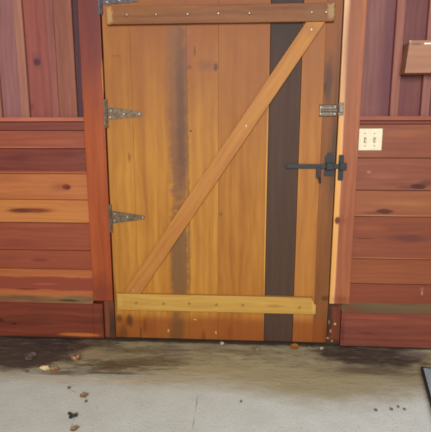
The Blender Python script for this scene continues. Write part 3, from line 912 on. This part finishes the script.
# ------------------------------------------------------------------ light switch
IVORY = speckled('ivory_plastic', (232, 220, 186), (224, 210, 176), 40, 0.35, 0.0)
IVORY_D = speckled('ivory_toggle', (222, 206, 166), (212, 196, 154), 40, 0.35, 0.0)
SLOT = speckled('switch_slot', (150, 138, 104), (124, 112, 84), 80, 0.6)
p = PPL
x0, x1 = X(358.8, 139, p + .006), X(382.3, 139, p + .006)
z0, z1 = Z(370.5, 150.4, p + .006), Z(370.5, 128.5, p + .006)
sw_o = Vector(((x0 + x1) / 2, -p, z0))
x0 = max(x0, jr1 + 0.001)
sw = tag(empty('light_switch', sw_o), 'ivory double toggle switch on the wall right of the door post', 'light switch')
bm = BM()
add_box(bm, x0, x1, -p - 0.0065, -p, z0, z1, 0, 0.004, 3)
obj('cover_plate', bm, IVORY, sw, sw_o)
for px in (365.0, 374.5):
    cx_, zc = W(px, 140.0, p + 0.006)
    bm = BM()
    add_box(bm, cx_ - 0.0062, cx_ + 0.0062, -p - 0.0072, -p - 0.006, zc - 0.0135, zc + 0.0135, 0, 0.0006)
    obj('toggle_slot', bm, SLOT, sw, sw_o)
    bm = BM()
    add_hull_box(bm, [(cx_ - .0042, -p - .022, zc - .0105), (cx_ + .0042, -p - .022, zc - .0105), (cx_ + .005, -p - .006, zc - .009), (cx_ - .005, -p - .006, zc - .009),
                      (cx_ - .0042, -p - .020, zc - .003), (cx_ + .0042, -p - .020, zc - .003), (cx_ + .005, -p - .006, zc + .006), (cx_ - .005, -p - .006, zc + .006)], 0, 0.001, 2)
    obj('toggle', bm, IVORY_D, sw, sw_o)
    for py in (133.4, 145.8):
        sx, sz = W(px, py, p + 0.006)
        bm = BM()
        add_cyl(bm, (sx, -p - 0.005, sz), (sx, -p - 0.0078, sz), 0.0036, 0.0034, 12, 0, 0.0008)
        add_box(bm, sx - 0.0026, sx + 0.0026, -p - 0.0081, -p - 0.0077, sz - 0.0005, sz + 0.0005)
        obj('screw', bm, SLOT, sw, sw_o)

# ------------------------------------------------------------------ short board fixed across the battens, upper right
TINT[0] = (0.96, 0.95, 0.98)
p = 0.098
bx0 = X(407.2, 57, p)
z0, z1 = Z(412, 73.0, p), Z(412, 40.2, p)
b_o = Vector((bx0, -PBAT, z0))
bd = tag(empty('cross_board', b_o), 'short thick pale board fixed level across the battens high above the switch', 'board')
bm = BM()
tilt = 0.006
add_prism(bm, [(bx0 - tilt, z0), (bx0 + 0.62, z0), (bx0 + 0.62, z1), (bx0 + tilt, z1)], -p, -PBAT, 0, 0.003)
obj('board', bm, wood('board_pale', (182, 132, 100), (158, 110, 84), 'x', [
    st(416, 44, 9, 2.0, (118, 84, 74), .75, .7, .7, 20, 60, p=p), st(410, 41, 2, 1.6, (214, 186, 160), .8, .6, .4, p=p)], b_o, rough=0.5), bd, b_o)  # texture shadow near the top edge is painted as dark marks
bm = BM()
sx0 = X(424.2, 43.5, p)
sz0, sz1 = Z(428, 44.4, p), Z(428, 42.7, p)
add_box(bm, sx0, bx0 + 0.60, -p - 0.0025, -p + 0.001, sz0, sz1, 0, 0.0005)
strip = obj('edge_strip', bm, speckled('white_strip', (246, 240, 232), (232, 224, 214), 60, 0.5), bd, b_o)
strip['label'] = 'thin white strip along its upper edge'

# ------------------------------------------------------------------ flat mat lying at the right edge
ax, ay = G(421.2, 366.0, 0.022)
bx, by = G(429.5, 398.0, 0.022)
e1 = (Vector((bx, by)) - Vector((ax, ay)))
e1.normalize()
e2 = Vector((-e1.y, e1.x))
if e2.x < 0:
    e2 = -e2
T = 0.022
A = Vector((ax, ay))
L1, L2 = 0.75, 0.55
quad = [A, A + e1 * L1, A + e1 * L1 + e2 * L2, A + e2 * L2]
m_o = Vector((A.x, A.y, 0.0))
mt = tag(empty('floor_mat', m_o), 'blue-grey flat mat with thick black edging lying near the right baseboard', 'mat')


def flat_slab(bm, pts, z0, z1, bev):
    c = [(q.x, q.y, z0) for q in pts] + [(q.x, q.y, z1) for q in pts]
    add_hull_box(bm, c, 0, bev, 2)


ins = 0.009
inner = [A + e1 * ins + e2 * ins, A + e1 * (L1 - ins) + e2 * ins, A + e1 * (L1 - ins) + e2 * (L2 - ins), A + e1 * ins + e2 * (L2 - ins)]
bm = BM()
flat_slab(bm, inner, 0.0, T - 0.003, 0.001)
obj('surface', bm, speckled('mat_blue_grey', (172, 188, 196), (146, 162, 170), 120, 0.6, 0, .3, .7, .5), mt, m_o)
bm = BM()
for i in range(4):
    j = (i + 1) % 4
    flat_slab(bm, [quad[i], quad[j], inner[j], inner[i]], 0.0, T, 0.003)
ed = obj('edging', bm, speckled('mat_black_rubber', (40, 42, 44), (30, 32, 34), 120, 0.6), mt, m_o)
ed['label'] = 'black rubber edging'

# ------------------------------------------------------------------ litter on the floor


def leaf_shape(name, px, py, w_px, h_px, mat, label, cat, group, lobes=0, rot=0.0, curl=0.35, seed=0, stem=True):
    x, y = G(px, py)
    xs = (G(px + 1, py)[0] - x)
    a = w_px * xs / 2
    y2 = (G(px, py - 0.5)[1] - G(px, py + 0.5)[1])
    b = h_px * y2 / 2
    b = min(b, a * 1.6)
    rnd = random.Random(seed)
    bm = BM()
    nu, nv = 12, 24
    c = bm.verts.new((0, 0, 0.0035))
    rings = []
    for i in range(1, nu + 1):
        r = i / nu
        ring = []
        for k in range(nv):
            t = 2 * math.pi * k / nv
            rr = 1.0
            if lobes:
                rr = 0.70 + 0.30 * math.cos(lobes * t + seed)
            rr *= 1 + 0.16 * mnoise.noise(Vector((math.cos(t) * 1.7, math.sin(t) * 1.7, seed)))
            xx, yy = r * rr * a * math.cos(t), r * rr * b * math.sin(t)
            h = curl * a * (r ** 2) * (0.35 + 0.65 * abs(math.sin(t * 1.5 + seed))) + 0.0035
            h += 0.12 * a * abs(mnoise.noise(Vector((xx / a * 2, yy / b * 2, seed + 3))))
            ring.append(bm.verts.new((xx, yy, h)))
        rings.append(ring)
    for k in range(nv):
        bm.faces.new((c, rings[0][k], rings[0][(k + 1) % nv]))
    for q, s in zip(rings, rings[1:]):
        for k in range(nv):
            j = (k + 1) % nv
            bm.faces.new((q[k], s[k], s[j], q[j]))
    bm.normal_update()
    bmesh.ops.solidify(bm, geom=bm.faces[:], thickness=0.0014)
    zmin = min(v.co.z for v in bm.verts)
    bmesh.ops.translate(bm, verts=bm.verts[:], vec=(0, 0, -zmin))
    R = Matrix.Rotation(rot, 4, 'Z')
    bm.transform(R)
    bm.transform(Matrix.Translation((x, y, 0.0005)))
    base = Vector((x, y, 0.0005))
    if not stem:
        return tag(obj(name, bm, mat, None, base, True), label, cat, group)
    root = tag(empty(name, base), label, cat, group)
    obj('blade', bm, mat, root, base, True)
    bm = BM()
    tip = R @ Vector((a * 1.35, 0.0, 0.004))
    st_ = R @ Vector((a * 0.1, 0.0, 0.0045))
    add_cyl(bm, base + st_, base + tip, 0.0016, 0.001, 8)
    obj('stem', bm, STEM, root, base, True)
    return root


def chip(name, px, py, w_px, d, h, mat, label, cat, group, seed=0, rot=0.0):
    x, y = G(px, py)
    xs = (G(px + 1, py)[0] - x)
    a = w_px * xs / 2
    bm = BM()
    bmesh.ops.create_icosphere(bm, subdivisions=3, radius=1.0)
    for v in bm.verts:
        q = v.co.copy()
        f = 1 + 0.35 * mnoise.noise(q * 1.3 + Vector((seed * 3.1, 0, seed))) + 0.14 * mnoise.noise(q * 3.5 + Vector((0, seed, 0)))
        v.co = Vector((q.x * a * f, q.y * a * d * f, max(q.z, -0.55) * a * h * f))
    zmin = min(v.co.z for v in bm.verts)
    bm.transform(Matrix.Rotation(rot, 4, 'Z') @ Matrix.Translation((0, 0, -zmin)))
    bm.transform(Matrix.Translation((x, y, 0.0003)))
    return tag(obj(name, bm, mat, None, (x, y, 0.0003), False), label, cat, group)


STEM = speckled('leaf_stem', (96, 74, 50), (74, 56, 40), 200, 0.7)
M_pale = speckled('bark_pale', (228, 204, 156), (196, 168, 118), 160, 0.75)
M_tan = speckled('leaf_tan', (182, 146, 106), (150, 112, 78), 120, 0.75)
M_grey = speckled('leaf_grey', (134, 116, 102), (84, 70, 62), 110, 0.8)
M_orange = speckled('leaf_orange', (216, 170, 122), (150, 96, 60), 110, 0.75)
M_dark = speckled('leaf_dark', (74, 66, 54), (50, 44, 38), 140, 0.8)
M_brown = speckled('leaf_brown', (168, 136, 104), (132, 100, 74), 140, 0.8)
M_crumb = speckled('soil_crumb', (108, 98, 80), (78, 70, 58), 200, 0.9)
M_stone = speckled('pebble_grey', (132, 122, 98), (104, 94, 74), 160, 0.8)
M_white = speckled('pebble_white', (196, 184, 164), (150, 138, 118), 200, 0.7)
M_or2 = speckled('leaf_bright', (196, 122, 54), (150, 86, 40), 160, 0.75)

LV, CR, PB_ = 'dry leaves on the concrete', 'soil crumbs on the concrete', 'pebbles along the door foot'
leaf_shape('dry_leaf', 31, 357, 10, 8, M_grey, 'grey curled dry leaf on the darkest dirt by the left baseboard', 'leaf', LV, 0, 0.2, 0.3, 3)
chip('bark_chip', 45.2, 369, 9.5, 0.55, 0.45, M_pale, 'palest cream bark chip at the edge of the dark dirt patch', 'bark chip', None, 2, 0.1)
leaf_shape('dry_leaf', 54, 370.8, 9, 6, M_tan, 'tan leaf scrap lying right against the pale bark chip', 'leaf', LV, 0, 0.3, 0.3, 5)
chip('bark_chip', 26, 371.6, 7, 0.35, 0.2, M_grey, 'thin grey sliver of bark left of the pale bark chip', 'bark chip', None, 6, -0.1)
leaf_shape('dry_leaf', 76, 360, 9, 11, M_orange, 'curled orange-tan leaf on dark dirt below the baseboard end', 'leaf', LV, 3, 0.4, 0.55, 4)
leaf_shape('dry_leaf', 72, 416.5, 10, 9, M_dark, 'darkest lobed leaf on bare concrete at the bottom left', 'leaf', LV, 3, 0.9, 0.25, 8)
leaf_shape('dry_leaf', 84, 396, 8, 5, M_brown, 'small brown leaf bit beside the floor crack', 'leaf', LV, 0, 0.2, 0.3, 11, False)
leaf_shape('dry_leaf', 74.5, 429.5, 7, 6, M_brown, 'brown leaf bit just nearer than the dark lobed leaf', 'leaf', LV, 0, -0.5, 0.3, 13, False)
leaf_shape('dry_leaf', 294.5, 347.6, 8, 9, M_or2, 'bright orange leaf scrap under the foot of the dark plank', 'leaf', LV, 0, 0.1, 0.4, 16, False)
for px, py, w_, lab in ((69, 388.5, 3.2, 'brown soil crumb at the bend of the floor crack'), (86, 402, 3, 'tiny crumb just past the small brown leaf'),
                        (391.4, 410, 3, 'blackest soil crumb on the bright concrete at right'), (376, 411, 3, 'grey soil crumb left of the blackest one'),
                        (398.3, 407.4, 2.4, 'upright soil crumb just behind the blackest one'), (404.5, 410, 2.6, 'faint soil crumb right of the blackest one'),
                        (241, 402, 2.5, 'lone dark crumb on the concrete before the door middle')):
    chip('soil_crumb', px, py, w_, 0.9, 0.8, M_crumb, lab, 'crumb', CR, px)
for px, py, w_, m_, lab in ((221.8, 344.6, 4, M_white, 'whitish pebble at the door foot left of the dark plank'), (257, 350.5, 5, M_stone, 'largest grey pebble just in front of the door'),
                            (321.5, 349, 3, M_white, 'small white pebble below the latch side door corner'), (309, 349, 3.5, M_stone, 'grey pebble between orange leaf scrap and white pebble')):
    chip('pebble', px, py, w_, 0.9, 0.9, m_, lab, 'pebble', PB_, px * 0.7)

# ------------------------------------------------------------------ light: the open side of the shed behind the viewer
world = bpy.data.worlds.new('world')
scene.world = world
world.use_nodes = True
bg = world.node_tree.nodes['Background']
bg.inputs['Color'].default_value = (0.86, 0.92, 1.0, 1)
bg.inputs['Strength'].default_value = 0.14


def area(name, loc, aim, sx, sy, power, color):
    ld = bpy.data.lights.new(name, 'AREA')
    ld.shape = 'RECTANGLE'
    ld.size, ld.size_y = sx, sy
    ld.energy = power
    ld.color = color
    o = bpy.data.objects.new(name, ld)
    COL.objects.link(o)
    o.location = loc
    o.rotation_euler = (Vector(aim) - Vector(loc)).to_track_quat('-Z', 'Y').to_euler()
    return o


area('daylight_opening', (0.2, -5.6, 2.5), (0, 0, 0.8), 3.4, 2.4, 350, (1.0, 0.99, 0.97))
scene.view_settings.view_transform = 'Standard'
scene.view_settings.look = 'None'
scene.view_settings.gamma = 1.0
scene.view_settings.use_curve_mapping = False
scene.view_settings.exposure = 0.0
scene.cycles.filter_width = 1.75
